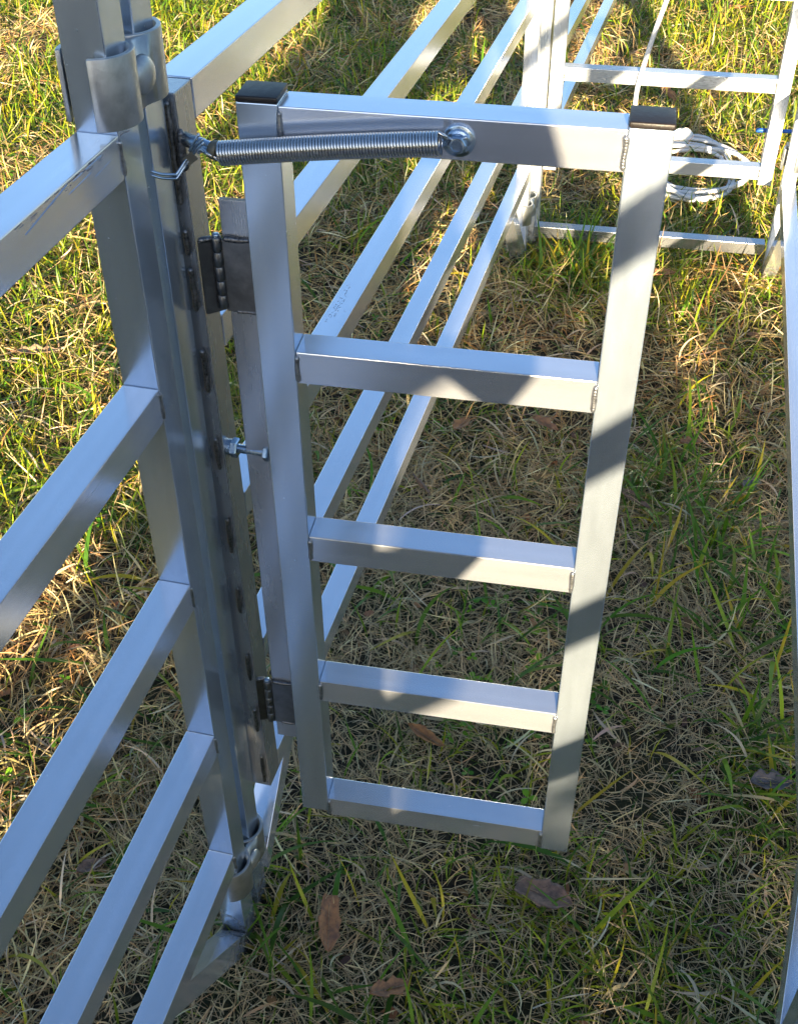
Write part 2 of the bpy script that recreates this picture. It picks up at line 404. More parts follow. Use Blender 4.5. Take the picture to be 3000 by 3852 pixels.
# ------------------------------------------------------------------ spring, bolt and wire
S0, S1 = Vector((-.0125, -.0185, -.0405 + Z0)), Vector((.1862, -.0178, -.0172 + Z0))
sp = thing('coil_spring', 'long shiny steel coil spring bolted across the top rail of the near gate', 'spring', Matrix.Translation(S0))
ax = (S1 - S0); L = ax.length; qa = ax.to_track_quat('X', 'Z'); turns, per = 72, 18
pts = []
for i in range(turns * per + 1):
    s = i / (turns * per); a = 2 * math.pi * i / per
    bow = .0012 * math.sin(math.pi * s)
    r_ = .0100
    pts.append(qa @ Vector((s * L, r_ * math.cos(a), r_ * math.sin(a) + bow)))
tube('coil', pts, .00132, M_SPRING, sp, 7)
tube('hook', smooth_path([qa @ Vector(p) for p in ((L - .001, .0, .010), (L + .004, .001, .006), (L + .0085, .008, 0), (L + .015, .0115, -.0005), (L + .022, .0100, .0))], 6), .0017, M_SPRING, sp)
tube('eye', smooth_path([qa @ Vector(p) for p in ((.001, .0, -.009), (-.004, -.002, -.003), (-.012, -.001, .001), (-.018, .003, .003), (-.022, .004, .0))], 6), .0019, M_SPRING, sp)
bm = bmesh.new(); Mw = along((.2000, -.0008, -.0205 + Z0), (0, -1, 0))
Mw = Matrix.Translation(-S0) @ Mw
lathe(bm, [(.0140, 0), (.0146, .0006), (.0146, .0016), (.0138, .0022)], Mw, 32); wsh = finish('washer', bm, M_ZINC, sp, True)
bm = bmesh.new(); Mh = Matrix.Translation((.0, 0, 0)) @ Mw
lathe(bm, [(.0112, .0022), (.0114, .0028), (.0100, .0042), (.0082, .0052)], Mh, 28)
hexprism(bm, .0083, .005, .0118, Mh); lathe(bm, [(.0060, .0112), (.0066, .0122), (.0052, .0124), (.0048, .0119), (.001, .0119)], Mh, 20)
for k in range(10):
    a = k * 2 * math.pi / 10 + .2
    if k % 5 == 4: continue
    bmesh.ops.create_cube(bm, size=1, matrix=Mh @ Matrix.Rotation(a, 4, 'Z') @ Matrix.Translation((.0040, 0, .0121)) @ Matrix.Diagonal((.0011, .0005, .0005, 1)))
finish('bolt', bm, M_ZINC, sp)
# pin that the spring hangs on
Lb = B.matrix_world.inverted()
p0 = Vector((-.0555, .006, -.0395 + Z0)); p1 = Vector((-.0135, -.0155, -.0405 + Z0))
bm = bmesh.new(); Mp = along(Vector((0, 0, 0)), p1 - p0); ln = (p1 - p0).length
lathe(bm, [(.0066, 0), (.0066, ln * .55), (.0060, ln * .58), (.0060, ln * .97), (.005, ln)], Mp, 18)
stud = thing('spring_pin', 'short zinc pin welded to the hinge post, holding the end of the coil spring', 'pin', Matrix.Translation(p0))
finish('shaft', bm, M_ZINC, stud, True)
bm = bmesh.new(); lathe(bm, [(.0075, ln * .80), (.0088, ln * .83), (.0088, ln * .98), (.0075, ln)], Mp, 20); finish('bushing', bm, M_RUST, stud, True)
weld(stud, (.000, -.004, .010), (.000, -.004, -.03), .0046)
wr = thing('wire_clip', 'bent double wire clip wrapped from the left posts up to the spring end', 'wire clip', Matrix.Translation((-.056, -.03, -.057 + Z0)))
def wpath(dz, dy): return smooth_path([Vector(p) - Vector((-.056, -.03, -.057)) + Vector((0, dy, dz)) for p in
        ((-.0690, -.047, -.0490), (-.0605, -.0420, -.0535), (-.0525, -.0345, -.0565), (-.0505, -.0325, -.0565), (-.0440, -.0260, -.0480), (-.0370, -.0240, -.0390), (-.0310, -.0260, -.0310), (-.0240, -.0270, -.0245))], 6)
tube('wire', wpath(0, 0), .0013, M_ZINC, wr, 8); tube('wire', wpath(-.0036, -.0004), .0013, M_ZINC, wr, 8)
tube('wire', smooth_path([Vector(p) - Vector((-.056, -.03, -.057)) for p in ((-.0275, -.0255, -.0205), (-.0320, -.0270, -.0275), (-.0385, -.0250, -.0375))], 6), .0014, M_ZINC, wr, 8)
bm = bmesh.new(); bmesh.ops.create_cube(bm, size=1, matrix=Matrix.Translation(Vector((-.0385, -.0255, -.0445)) - Vector((-.056, -.03, -.057))) @ Matrix.Rotation(R(-40), 4, 'Y') @ Matrix.Diagonal((.012, .0010, .0085, 1)))
bevel(bm, .0003); finish('ferrule', bm, M_RUST, wr)

# ------------------------------------------------------------------ far gate, threshold bar, pin, cable
D = thing('ladder_gate', 'sunlit far ladder gate at the end of the alley, crossed by diagonal shadows', 'gate', frame(0, 2.38, 0))
for x0 in (.1335, .7555): box('upright', (x0, 0, -1.105), (x0 + T, T, -.02), M_AL_CHALK, D)
for w in (-.055, -.305, -.555, -.800, -1.052):
    box('rail', (.1335 + T + .0003, .0004, w - T), (.7552, T - .0004, w), M_AL_CHALK, D)
    weld(D, (.1728, -.0004, w - .004), (.1728, -.0004, w - T + .003), .003, M_WELD_AL); weld(D, (.7545, -.0004, w - .004), (.7545, -.0004, w - T + .003), .003, M_WELD_AL)
bar = box('threshold_bar', (.122, 2.372, -1.322 + Z0), (.812, 2.41, -1.287 + Z0), M_AL_DULL)
tag(bar, 'aluminium bar lying low across the alley between the far posts', 'bar')
bm = bmesh.new(); Mb = along((.728, 2.435, -.965 + Z0), (1, .02, .02))
lathe(bm, [(.004, 0), (.0062, .003), (.0062, .03), (.0055, .034), (.0055, .105), (.004, .108)], Mb, 14)
tag(finish('latch_pin', bm, M_BLUE, None, True), 'small blue latch pin behind the right upright of the far gate', 'latch pin')

def height(x, y):
    x = np.asarray(x, float); y = np.asarray(y, float)
    return (SLOPE * y + .012 * np.sin(1.7 * x + 2.1 * y) * np.sin(2.3 * y - .9 * x) + .008 * np.sin(5.1 * x - 3.3 * y + 1) + .005 * np.sin(9.7 * y + 7.1 * x)) 
cab = thing('white_cable', 'white cable hanging in front of the far gate with its coil on the grass behind', 'cable', Matrix.Translation((.62, 3.1, float(height(.62, 3.1)))))
def cp(x, y, z): return Vector((x - .62, y - 3.1, z))
loops = []
for i in range(150):
    a = 2 * math.pi * i / 26 + .6; k = i / 150
    rx = .168 + .030 * math.sin(i * .21) + .020 * math.sin(i * .07); ry = .215 + .050 * math.sin(i * .17 + 1) + .02 * math.sin(i * .09)
    loops.append(cp(.600 + rx * math.cos(a), 3.03 + ry * math.sin(a), .045 + .006 * (i // 26) + .006 * math.sin(i * .5)))
tube('coil', loops, .0072, M_CABLE, cab, 8)
tube('cable_end', smooth_path([cp(*p) for p in ((.40, 3.0, .05), (.44, 2.86, .05), (.545, 2.80, .05), (.565, 2.855, .05), (.50, 2.93, .05))], 8), .009, M_CABLE, cab, 8)
tube('hanging_cable', smooth_path([cp(*p) for p in ((.50, 2.37, 1.15), (.455, 2.367, .92), (.41, 2.366, .735), (.384, 2.366, .60), (.379, 2.366, .53), (.386, 2.368, .44), (.40, 2.42, .30), (.44, 2.62, .10), (.50, 2.82, .065))], 8), .0066, M_CABLE, cab, 8)
bm = bmesh.new(); bmesh.ops.create_icosphere(bm, subdivisions=3, radius=1, matrix=Matrix.Translation(cp(.575, 3.285, .065)) @ Matrix.Diagonal((.036, .032, .028, 1)))
for v in bm.verts: v.co += Vector([random.uniform(-1, 1) * .0022 for _ in range(3)])
finish('tape_wrap', bm, M_TAPE, cab)

# ------------------------------------------------------------------ ground
def axis_pts(lo, hi, step, far):
    a = list(np.arange(lo, hi + 1e-6, step)); s = step; x = hi; out = []
    while x < far: s *= 1.35; x += s; out.append(x)
    s = step; x = lo; o2 = []
    while x > -far: s *= 1.35; x -= s; o2.append(x)
    return np.array(o2[::-1] + a + out)
gx, gy = axis_pts(-4, 3, .06, 180), axis_pts(-2, 8, .06, 180)
X, Y = np.meshgrid(gx, gy); Zg = height(X, Y)
vv = np.stack([X, Y, Zg], -1).reshape(-1, 3); nx, ny = len(gx), len(gy)
i0 = (np.arange(ny - 1)[:, None] * nx + np.arange(nx - 1)[None]).reshape(-1)
ff = np.stack([i0, i0 + 1, i0 + nx + 1, i0 + nx], -1)
def np_mesh(name, verts, quads, mat, colr=None, smooth=False):
    me = bpy.data.meshes.new(name); me.vertices.add(len(verts)); me.vertices.foreach_set('co', np.ascontiguousarray(verts, np.float32).ravel())
    nq = len(quads); me.loops.add(nq * 4); me.loops.foreach_set('vertex_index', np.ascontiguousarray(quads, np.int32).ravel())
    me.polygons.add(nq); me.polygons.foreach_set('loop_start', np.arange(0, nq * 4, 4, dtype=np.int32))
    try: me.polygons.foreach_set('loop_total', np.full(nq, 4, np.int32))
    except Exception: pass
    if smooth: me.polygons.foreach_set('use_smooth', np.ones(nq, bool))
    me.update(calc_edges=True)
    if colr is not None:
        at = me.color_attributes.new('blade_colour', 'FLOAT_COLOR', 'POINT')
        c4 = np.ones((len(verts), 4), np.float32); c4[:, :3] = colr; at.data.foreach_set('color', c4.ravel())
    me.materials.append(mat); o = bpy.data.objects.new(name, me); col.objects.link(o); return o
m, nt, b, out = new_mat('soil_and_thatch')
tc = N(nt, 'ShaderNodeTexCoord'); o = tc.outputs['Object']
n1 = noise(nt, o, 90, 6, .65); n2 = noise(nt, o, 2.2, 4); n3 = noise(nt, mapping(nt, o, (300, 60, 60)), 1, 4)
c = mixc(nt, ramp(nt, n1.outputs[0], [(.4, 0.), (.65, 1.)]).outputs[0], (.014, .010, .006), (.06, .043, .025))
c = mixc(nt, ramp(nt, n2.outputs[0], [(.42, 0.), (.6, .55)]).outputs[0], c, (.035, .05, .014))
c = mixc(nt, ramp(nt, n3.outputs[0], [(.6, 0.), (.72, .7)]).outputs[0], c, (.11, .082, .048))
nt.links.new(c, b.inputs['Base Color']); b.inputs['Roughness'].default_value = .95
bp = N(nt, 'ShaderNodeBump'); bp.inputs['Strength'].default_value = 1; bp.inputs['Distance'].default_value = .01
nt.links.new(n1.outputs[0], bp.inputs['Height']); nt.links.new(bp.outputs[0], b.inputs['Normal'])
tag(np_mesh('ground', vv, ff, m, smooth=True), 'grassy paddock ground sloping gently away', 'ground', kind='structure')

# ------------------------------------------------------------------ grass
def vnoise(x, y, s, seed):
    r = np.random.default_rng(seed).random((64, 64)); x = x * s + 100.3; y = y * s + 57.7
    xi, yi = np.floor(x).astype(int), np.floor(y).astype(int); fx, fy = x - xi, y - yi
    fx = fx * fx * (3 - 2 * fx); fy = fy * fy * (3 - 2 * fy); g = lambda a, b_: r[a % 64, b_ % 64]
    return (g(xi, yi) * (1 - fx) + g(xi + 1, yi) * fx) * (1 - fy) + (g(xi, yi + 1) * (1 - fx) + g(xi + 1, yi + 1) * fx) * fy
def blade_mat(name, rough, trans):
    m, nt, b, out = new_mat(name)
    at = N(nt, 'ShaderNodeAttribute'); at.attribute_name = 'blade_colour'
    nt.links.new(at.outputs['Color'], b.inputs['Base Color']); b.inputs['Roughness'].default_value = rough
    b.inputs['Specular IOR Level'].default_value = .35
    tr = N(nt, 'ShaderNodeBsdfTranslucent'); nt.links.new(at.outputs['Color'], tr.inputs[0])
    mx = N(nt, 'ShaderNodeMixShader'); mx.inputs[0].default_value = trans
    nt.links.new(b.outputs[0], mx.inputs[1]); nt.links.new(tr.outputs[0], mx.inputs[2]); nt.links.new(mx.outputs[0], out.inputs[0])
    return m
M_DRY, M_GREEN = blade_mat('dry_blades', .6, .22), blade_mat('green_blades', .42, .32)
def blades(x, y, z, az, e0, ke, ka, L, w, roll, S, tipw=.08, mid=.35, twist=0.):
    n = len(x); t = np.linspace(0, 1, S + 1)[None]
    el = e0[:, None] + ke[:, None] * t; a = az[:, None] + ka[:, None] * t
    d = np.stack([np.cos(el) * np.cos(a), np.cos(el) * np.sin(a), np.sin(el)], -1)
    step = (L / S)[:, None, None]; P = np.zeros((n, S + 1, 3)); P[:, 1:] = np.cumsum((d[:, :-1] + d[:, 1:]) / 2 * step, 1)
    P += np.stack([x, y, z], -1)[:, None]
    gz = height(P[..., 0], P[..., 1]) + .0015; P[..., 2] = np.maximum(P[..., 2], gz)
    rl = roll[:, None] + RNG.normal(0, 1, (n, 1)) * twist * t; side = np.stack([-np.sin(a) * np.cos(rl), np.cos(a) * np.cos(rl), np.sin(rl) + 0 * a], -1)
    prof = np.where(t < mid, .55 + .45 * t / mid, 1 - (1 - tipw) * ((t - mid) / (1 - mid)) ** 1.6)
    hw = (w[:, None] * .5 * prof)[..., None]
    V = np.stack([P - side * hw, P + side * hw], 2).reshape(n, -1, 3)
    base = np.arange(n)[:, None] * (2 * (S + 1)) + (2 * np.arange(S))[None]
    Q = np.stack([base, base + 1, base + 3, base + 2], -1).reshape(-1, 4)
    return V.reshape(-1, 3), Q
def scatter(zones, dens):
    xs, ys = [], []
    for (x0, x1, y0, y1), k in zones:
        n = int((x1 - x0) * (y1 - y0) * dens * k); xs.append(RNG.uniform(x0, x1, n)); ys.append(RNG.uniform(y0, y1, n))
    return np.concatenate(xs), np.concatenate(ys)
ZN = [((-1.4, 1.3, -.7, 1.5), 1.0), ((-2.3, 1.7, 1.5, 3.0), .8), ((-3.6, 2.2, 3.0, 4.6), .55), ((-4.2, 2.6, 4.6, 7.5), .42), ((-1.4, 1.6, -2.4, -.7), .25), ((-4, -2.3, -.7, 3.0), .12), ((-2.3, -1.4, -.7, 1.5), .35), ((1.7, 3.5, -.7, 4), .1)]
def pick(cols, n, jit=.18):
    c = np.array(cols)[RNG.integers(0, len(cols), n)]; return np.clip(c * (1 + RNG.normal(0, jit, (n, 1))) * (1 + RNG.normal(0, .06, (n, 3))), .004, .9)
def greenness(x, y):
    g = .5 + 1.25 * (.5 * vnoise(x, y, 1.3, 3) + .5 * vnoise(x, y, 3.6, 4) - .5)
    g = g - .20 * np.clip((x + .45) / .3, 0, 1) * np.clip((1.5 - y) / .5, 0, 1) + .10 * np.clip((y - 1.3) / .6, 0, 1) * np.clip((x - .4) / .2, 0, 1) + .06 * np.clip((-x - .3) / 1.2, 0, 1) + .24 * np.clip((y - 2.3) / 1.2, 0, 1) * np.clip((.3 - x) / .5, .45, 1)
    return g
# thatch of short dry blades
x, y = scatter(ZN + [((-.5, 1.05, -.55, 1.3), 1.0)], 9500); n = len(x); g = greenness(x, y)
keep = RNG.random(n) < np.clip(1.35 - 1.0 * g, .2, 1) * np.clip(.25 + 1.5 * vnoise(x, y, 7.5, 21), .2, 1); x, y = x[keep], y[keep]; n = len(x)
far = np.clip((y - 1) / 4, 0, 1)
z = height(x, y) + RNG.random(n) ** 1.6 * .030
c = pick([(.58, .42, .18), (.70, .54, .25), (.44, .31, .15), (.80, .64, .35), (.52, .27, .09), (.28, .18, .08), (.62, .45, .18), (.36, .28, .16)], n, .25)
comb = 9 * vnoise(x, y, 2.6, 31) + 4 * vnoise(x, y, 8, 32)
nf = np.clip((1.5 - y) / .6, 0, 1) * np.clip((x + .5) / .3, 0, 1); pale = nf[:, None] * .45; c = c * (1 - pale) + pale * np.array([.70, .58, .38]) * (.7 + .5 * RNG.random((n, 1)))
V, Q = blades(x, y, z, comb + RNG.normal(0, 1.0, n) + np.pi * (RNG.random(n) < .3), RNG.normal(.30, .40, n), RNG.normal(-.55, .5, n), RNG.normal(0, .5, n) + np.where(RNG.random(n) < .12, RNG.normal(0, 1.6, n), 0),
              RNG.uniform(.03, .125, n) * (1 + .3 * far) * (1 - .35 * nf), RNG.uniform(.0016, .0040, n) * (1 - .35 * nf) * (1 + .7 * far), RNG.normal(0, .6, n), 5, twist=.9)
tag(np_mesh('dry_grass', V, Q, M_DRY, np.repeat(c, 12, 0)), 'matted straw coloured dead grass covering the paddock', 'grass', kind='stuff')
# broad withered ribbons, twisted and bleached, lying on top
x, y = scatter(ZN, 240); n = len(x); far = np.clip((y - 1) / 4, 0, 1); z = height(x, y) + RNG.uniform(.006, .035, n)
c = pick([(.66, .54, .33), (.74, .62, .40), (.52, .40, .22), (.60, .52, .36)], n, .15)
Vw, Qw = blades(x, y, z, RNG.uniform(0, 6.283, n), RNG.normal(.35, .3, n), RNG.normal(-.8, .6, n), RNG.normal(0, 1.0, n), RNG.uniform(.06, .15, n), RNG.uniform(.0034, .0062, n), RNG.normal(0, .5, n), 9, .15, .3, 2.2)
tag(np_mesh('withered_grass', Vw, Qw, M_DRY, np.repeat(c, 20, 0)), 'bleached twisted ribbons of withered grass lying on the turf', 'grass', kind='stuff')
# green blades
x, y = scatter(ZN, 5600); g = greenness(x, y); keep = RNG.random(len(x)) < np.clip((g - .36) * 2.6, .07, 1); x, y = x[keep], y[keep]; n = len(x)
far = np.clip((y - 1) / 4, 0, 1); z = height(x, y) + RNG.random(n) * .008
c = pick([(.11, .20, .012), (.17, .26, .014), (.27, .33, .016), (.40, .38, .02), (.36, .34, .03), (.06, .13, .015), (.11, .20, .02), (.28, .36, .018)], n, .22)
V1_, Q1 = blades(x, y, z, RNG.uniform(0, 6.283, n), RNG.normal(.95, .35, n), RNG.normal(-1.0, .6, n), RNG.normal(0, .5, n),
              RNG.uniform(.04, .11, n) * (1 + .5 * far), RNG.uniform(.0024, .0052, n) * (1 + .7 * far), RNG.normal(0, .4, n), 5)
C1 = np.repeat(c, 12, 0)
# long coarse blades, alone and in tufts
tx, ty, ts = [], [], []
for (cx_, cy_, k, s) in ((.24, 2.30, 150, .075), (.28, 2.22, 60, .05), (.62, 1.30, 60, .10), (.70, .95, 60, .12), (.55, 1.05, 30, .10), (.52, 1.30, 30, .05), (.66, 1.12, 40, .05), (.74, .42, 40, .07), (.70, .47, 20, .03), (.60, .75, 30, .12), (.75, .70, 20, .05), (-.42, .10, 16, .12), (-.30, .35, 16, .12), (.20, .72, 20, .12), (.40, .62, 16, .14), (-.08, .02, 14, .07), (.10, -.05, 10, .08), (-.9, 1.2, 14, .15), (-1.2, .9, 20, .2), (-.62, .6, 16, .12), (-.2, 2.9, 20, .15), (.62, 3.2, 26, .2), (-1.6, 2.2, 30, .3), (.35, 3.9, 40, .3), (.0, 1.75, 12, .12), (-1.2, 3.5, 40, .4), (.8, 4.2, 30, .3), (-.08, -.04, 14, .05), (-.06, .06, 12, .05), (.66, -.10, 14, .06), (.10, 2.3, 16, .06), (.80, 2.3, 16, .05), (.45, 2.33, 40, .18)):
    tx.append(RNG.normal(cx_, s, k)); ty.append(RNG.normal(cy_, s, k))
xr, yr = scatter(ZN, 60); tx.append(xr); ty.append(yr)
x = np.concatenate(tx); y = np.concatenate(ty); n = len(x); z = height(x, y)
c = pick([(.07, .17, .012), (.10, .22, .015), (.14, .27, .015), (.22, .32, .02), (.45, .36, .03), (.055, .13, .012), (.08, .18, .015)], n)
V2, Q2 = blades(x, y, z, RNG.uniform(0, 6.283, n), RNG.normal(.95, .3, n), RNG.normal(-1.1, .5, n), RNG.normal(0, .35, n),
              RNG.uniform(.09, .21, n), RNG.uniform(.0045, .0100, n), RNG.normal(0, .3, n), 8)
Vg = np.concatenate([V1_, V2]); Qg = np.concatenate([Q1, Q2 + len(V1_)]); Cg = np.concatenate([C1, np.repeat(c, 18, 0)])
tag(np_mesh('green_grass', Vg, Qg, M_GREEN, Cg), 'green grass blades growing through the dead thatch', 'grass', kind='stuff')
# clover: three round leaflets on a short stalk
x, y = scatter(ZN, 420); g = vnoise(x, y, 2.3, 9); keep = g > np.where(x < -.5, .48, .70); x, y = x[keep], y[keep]; n = len(x)
hz = height(x, y) + RNG.uniform(.012, .035, n); Vs, Qs = [], []; az = RNG.uniform(0, 6.28, n); s = RNG.uniform(.005, .010, n)
oct_ = [(0, 0), (.5, -.42), (1.0, -.62), (1.55, -.5), (1.75, 0), (1.55, .5), (1.0, .62), (.5, .42)]
base = 0; cc = pick([(.08, .24, .015), (.12, .30, .02), (.18, .38, .02)], n)
tilt = RNG.normal(0, .3, (n, 3)); Cc = []
for k in range(3):
    a = az + k * 2.094; d = np.stack([np.cos(a), np.sin(a)], -1); e = np.stack([-np.sin(a), np.cos(a)], -1)
    P = np.stack([np.concatenate([np.stack([x, y], -1) + s[:, None] * (px * d + py * e), (hz + s * (px * tilt[:, k] + .25 * abs(py)))[:, None]], 1) for px, py in oct_], 1)
    Vs.append(P.reshape(-1, 3)); b0 = base + np.arange(n)[:, None] * 8
    Qs += [b0 + np.array([[0, 1, 6, 7]]), b0 + np.array([[1, 2, 5, 6]]), b0 + np.array([[2, 3, 4, 5]])]; base += n * 8; Cc.append(np.repeat(cc, 8, 0))
tag(np_mesh('clover', np.concatenate(Vs), np.concatenate([q.reshape(-1, 4) for q in Qs]), M_GREEN, np.concatenate(Cc)), 'small round clover leaves scattered low among the grass', 'clover', kind='stuff')

# crumbled leaf bits and stalks sunk in the turf
x, y = scatter(ZN, 55); n = len(x); z = height(x, y) + RNG.uniform(.008, .030, n)
Vl, Ql = blades(x, y, z, RNG.uniform(0, 6.28, n), RNG.normal(.15, .3, n), RNG.normal(-.4, .8, n), RNG.normal(0, .6, n), RNG.uniform(.012, .045, n), RNG.uniform(.006, .020, n), RNG.normal(0, .6, n), 6, .35, .4, 1.2)
tag(np_mesh('leaf_litter', Vl, Ql, M_DRY, np.repeat(pick([(.30, .14, .06), (.22, .12, .07), (.15, .09, .07), (.38, .21, .10)], n, .2), 14, 0)), 'crumbled brown leaf bits sunk between the grass blades', 'leaf litter', kind='stuff')

# ------------------------------------------------------------------ dead leaves
def leaf_mat(name, base, dark):
    m, nt, b, out = new_mat(name); tc = N(nt, 'ShaderNodeTexCoord'); o = tc.outputs['Object']
    n1 = noise(nt, o, 70, 5, .65); n2 = noise(nt, o, 240, 3)
    c = mixc(nt, ramp(nt, n1.outputs[0], [(.38, 0.), (.62, 1.)]).outputs[0], dark, base)
    c = mixc(nt, ramp(nt, n2.outputs[0], [(.62, 0.), (.7, .7)]).outputs[0], c, tuple(k * .35 for k in dark))
    nt.links.new(c, b.inputs['Base Color']); b.inputs['Roughness'].default_value = .62
    bp = N(nt, 'ShaderNodeBump'); bp.inputs['Strength'].default_value = .5; bp.inputs['Distance'].default_value = .001
    nt.links.new(n2.outputs[0], bp.inputs['Height']); nt.links.new(bp.outputs[0], b.inputs['Normal']); return m
LM = {'russet': leaf_mat('russet_leaf', (.42, .20, .085), (.20, .10, .06)), 'purple': leaf_mat('purple_leaf', (.29, .17, .115), (.13, .08, .062)),
      'orange': leaf_mat('orange_leaf', (.42, .19, .06), (.25, .11, .05)), 'grey': leaf_mat('grey_leaf', (.17, .14, .135), (.08, .066, .064)), 'tan': leaf_mat('tan_leaf', (.36, .25, .15), (.22, .14, .085))}
def dead_leaf(label, x, y, L, W, rot, tilt, kind, lift=.028, curl=.5, lobes=0, roll=0., blunt=.12):
    n, k = 14, 4; grid = []
    for i in range(n + 1):
        t = i / n; hw = W * .5 * math.sin(math.pi * min(1, t * .97 + .02)) ** .8 * (1 - .25 * t)
        hw *= 1 + .10 * math.sin(23 * t + L * 90) + .07 * math.sin(41 * t + W * 200)
        hw = max(hw, W * blunt * (.8 if i in (0, n) else 1)) if i > n * .6 or i == n else hw
        if lobes: hw *= .62 + .5 * abs(math.sin(math.pi * lobes * t + .4))
        row = []
        for j in range(-k, k + 1):
            s = j / k; yy = s * hw * (1 + .04 * random.uniform(-1, 1))
            zz = curl * (abs(s) ** 1.6) * hw * .9 + .25 * curl * L * (t - .5) ** 2 * 1.6 + .0012 * math.sin(9 * t + 5 * s) + (.0012 if abs(j) % 2 else 0) - .001
            row.append((t * L - L / 2, yy, zz))
        grid.append(row)
    bm = bmesh.new(); V = [[bm.verts.new(p) for p in r] for r in grid]
    for i in range(n):
        for j in range(2 * k): bm.faces.new((V[i][j], V[i + 1][j], V[i + 1][j + 1], V[i][j + 1]))
    bmesh.ops.remove_doubles(bm, verts=bm.verts, dist=1e-5)
    bmesh.ops.solidify(bm, geom=list(bm.faces), thickness=.0006)
    o = finish('dead_leaf', bm, LM[kind], None, True)
    o.matrix_world = Matrix.Translation((x, y, float(height(x, y)) + lift + .012)) @ Matrix.Rotation(rot, 4, 'Z') @ Matrix.Rotation(tilt, 4, 'Y') @ Matrix.Rotation(roll, 4, 'X')
    bm = bmesh.new(); sweep_bm(bm, smooth_path([(-L * .72, .002, .006), (-L * .6, 0, .003), (-L * .48, 0, curl * .06 * L), (0, 0, .0014), (L * .45, 0, curl * .05 * L)], 5), [.0009] * 10 + [.0007] * 11, 6)
    finish('midrib', bm, LM['tan'] if kind != 'tan' else LM['russet'], o, True)
    tag(o, label, 'leaf', 'dead leaves in the grass')
dead_leaf('large russet dead leaf standing tilted in the grass below the foot of the gate', .036, -.040, .085, .042, 1.75, -.30, 'russet', .036, .45, 0, .45, .34)
dead_leaf('broad purple-brown dead leaf lying flat right of the gate bottom', .360, .075, .092, .058, 2.9, .05, 'purple', .036, .30, 0, 0, .30)
dead_leaf('small russet leaf half buried near the bottom middle of the photo', .150, -.125, .070, .036, .6, .3, 'russet', .030, .6, 2)
dead_leaf('grey crumpled leaf at the right edge beside the foot of the right fence', .727, .37, .075, .050, .2, .1, 'grey', .030, .7, 2)
dead_leaf('thin orange dead leaf seen between the two lowest gate rails', .123, .357, .080, .028, -.45, .1, 'orange', .036, .8)
dead_leaf('pale purple-tan leaf standing on edge between the second and third gate rails', -.015, 1.09, .10, .040, 2.1, .2, 'purple', .045, .5, 0, .9)
dead_leaf('russet lobed leaf in the grass beside the lit tuft right of the far gate post', .600, 1.40, .060, .034, .4, .1, 'russet', .034, .6, 3)
dead_leaf('grey-purple leaf on the shaded grass between gate and right fence', .735, 1.25, .065, .042, 1.0, .15, 'grey', .032, .6, 2)
dead_leaf('tan lobed leaf on the sunlit grass left of the near fence panel', -1.13, 1.50, .11, .050, .3, .05, 'tan', .036, .5, 3)
dead_leaf('russet leaf with curled edges seen through the second gate opening', .245, 1.40, .075, .040, -.5, .1, 'russet', .034, .7, 3)
dead_leaf('orange-brown leaf close to the left rails seen through the second gate opening', .045, 1.35, .070, .045, 1.2, .1, 'orange', .034, .6, 3)
dead_leaf('dark leaf curled in the grass between the lower left rails', -.375, .005, .055, .028, .9, .3, 'purple', .028, .7)
dead_leaf('russet scrap of leaf under the second lowest left rail', -.300, .13, .050, .026, -1.0, .2, 'russet', .026, .7, 2)
dead_leaf('purple leaf right of the gate upright about halfway down', .470, 1.13, .085, .028, -.6, .1, 'purple', .034, .8)
dead_leaf('faded brown leaf just below the threshold bar at the far gate', .52, 2.22, .080, .045, .5, .1, 'russet', .034, .7, 2)
dead_leaf('orange leaf lying in the lit grass at the top right corner', .83, 4.95, .11, .055, .7, .1, 'orange', .045, .6, 2)
dead_leaf('brown leaf tilted against the grass above the far gate rail', .52, 3.75, .10, .055, -.9, .3, 'russet', .045, .7, 2)
dead_leaf('tan curled leaf near the top edge between two far rails', -.95, 4.9, .10, .05, -.4, .1, 'tan', .04, .6, 2)
dead_leaf('dark russet leaf deep in the grass near the lower left post', -.19, .33, .050, .03, 2.0, .2, 'russet', .024, .7, 2)

# ------------------------------------------------------------------ out of frame: photographer and bushes added to cast the shade
def fabric(name, c): return plain(name, c, 0, .85, .3, 300, .15, 40)
M_SKIN, M_JACKET, M_JEANS, M_HAIR, M_BOOT = plain('skin', (.5, .3, .22), 0, .5, 0, 100, .08), fabric('jacket_cloth', (.05, .055, .07)), fabric('denim', (.05, .07, .12)), fabric('hair', (.05, .03, .02)), fabric('boot_leather', (.07, .045, .03))
def skinned(name, verts, edges, rad, mat, parent, sub=2):
    me = bpy.data.meshes.new(name); me.from_pydata([Vector(v) for v in verts], edges, []); me.materials.append(mat)
    o = bpy.data.objects.new(name, me); col.objects.link(o)
    if parent: o.parent = parent
    sk = o.modifiers.new('skin', 'SKIN'); sk.use_smooth_shade = True
    lay = me.skin_vertices[0] if me.skin_vertices else None
    if lay is None:
        import bmesh as _b
        bm = _b.new(); bm.from_mesh(me); bm.verts.layers.skin.verify(); bm.to_mesh(me); bm.free(); lay = me.skin_vertices[0]
    for i, r_ in enumerate(rad): lay.data[i].radius = r_ if isinstance(r_, tuple) else (r_, r_)
    lay.data[0].use_root = True
    su = o.modifiers.new('sub', 'SUBSURF'); su.levels = su.render_levels = sub
    return o
PX, PY = .14, -1.30
pz = float(height(PX, PY))
person = thing('person', 'person in dark jacket and jeans holding a phone up with both hands', 'person', Matrix.Translation((PX, PY, pz)))
def q(x, y, z): return (x - PX, y - PY, z * 1.075)
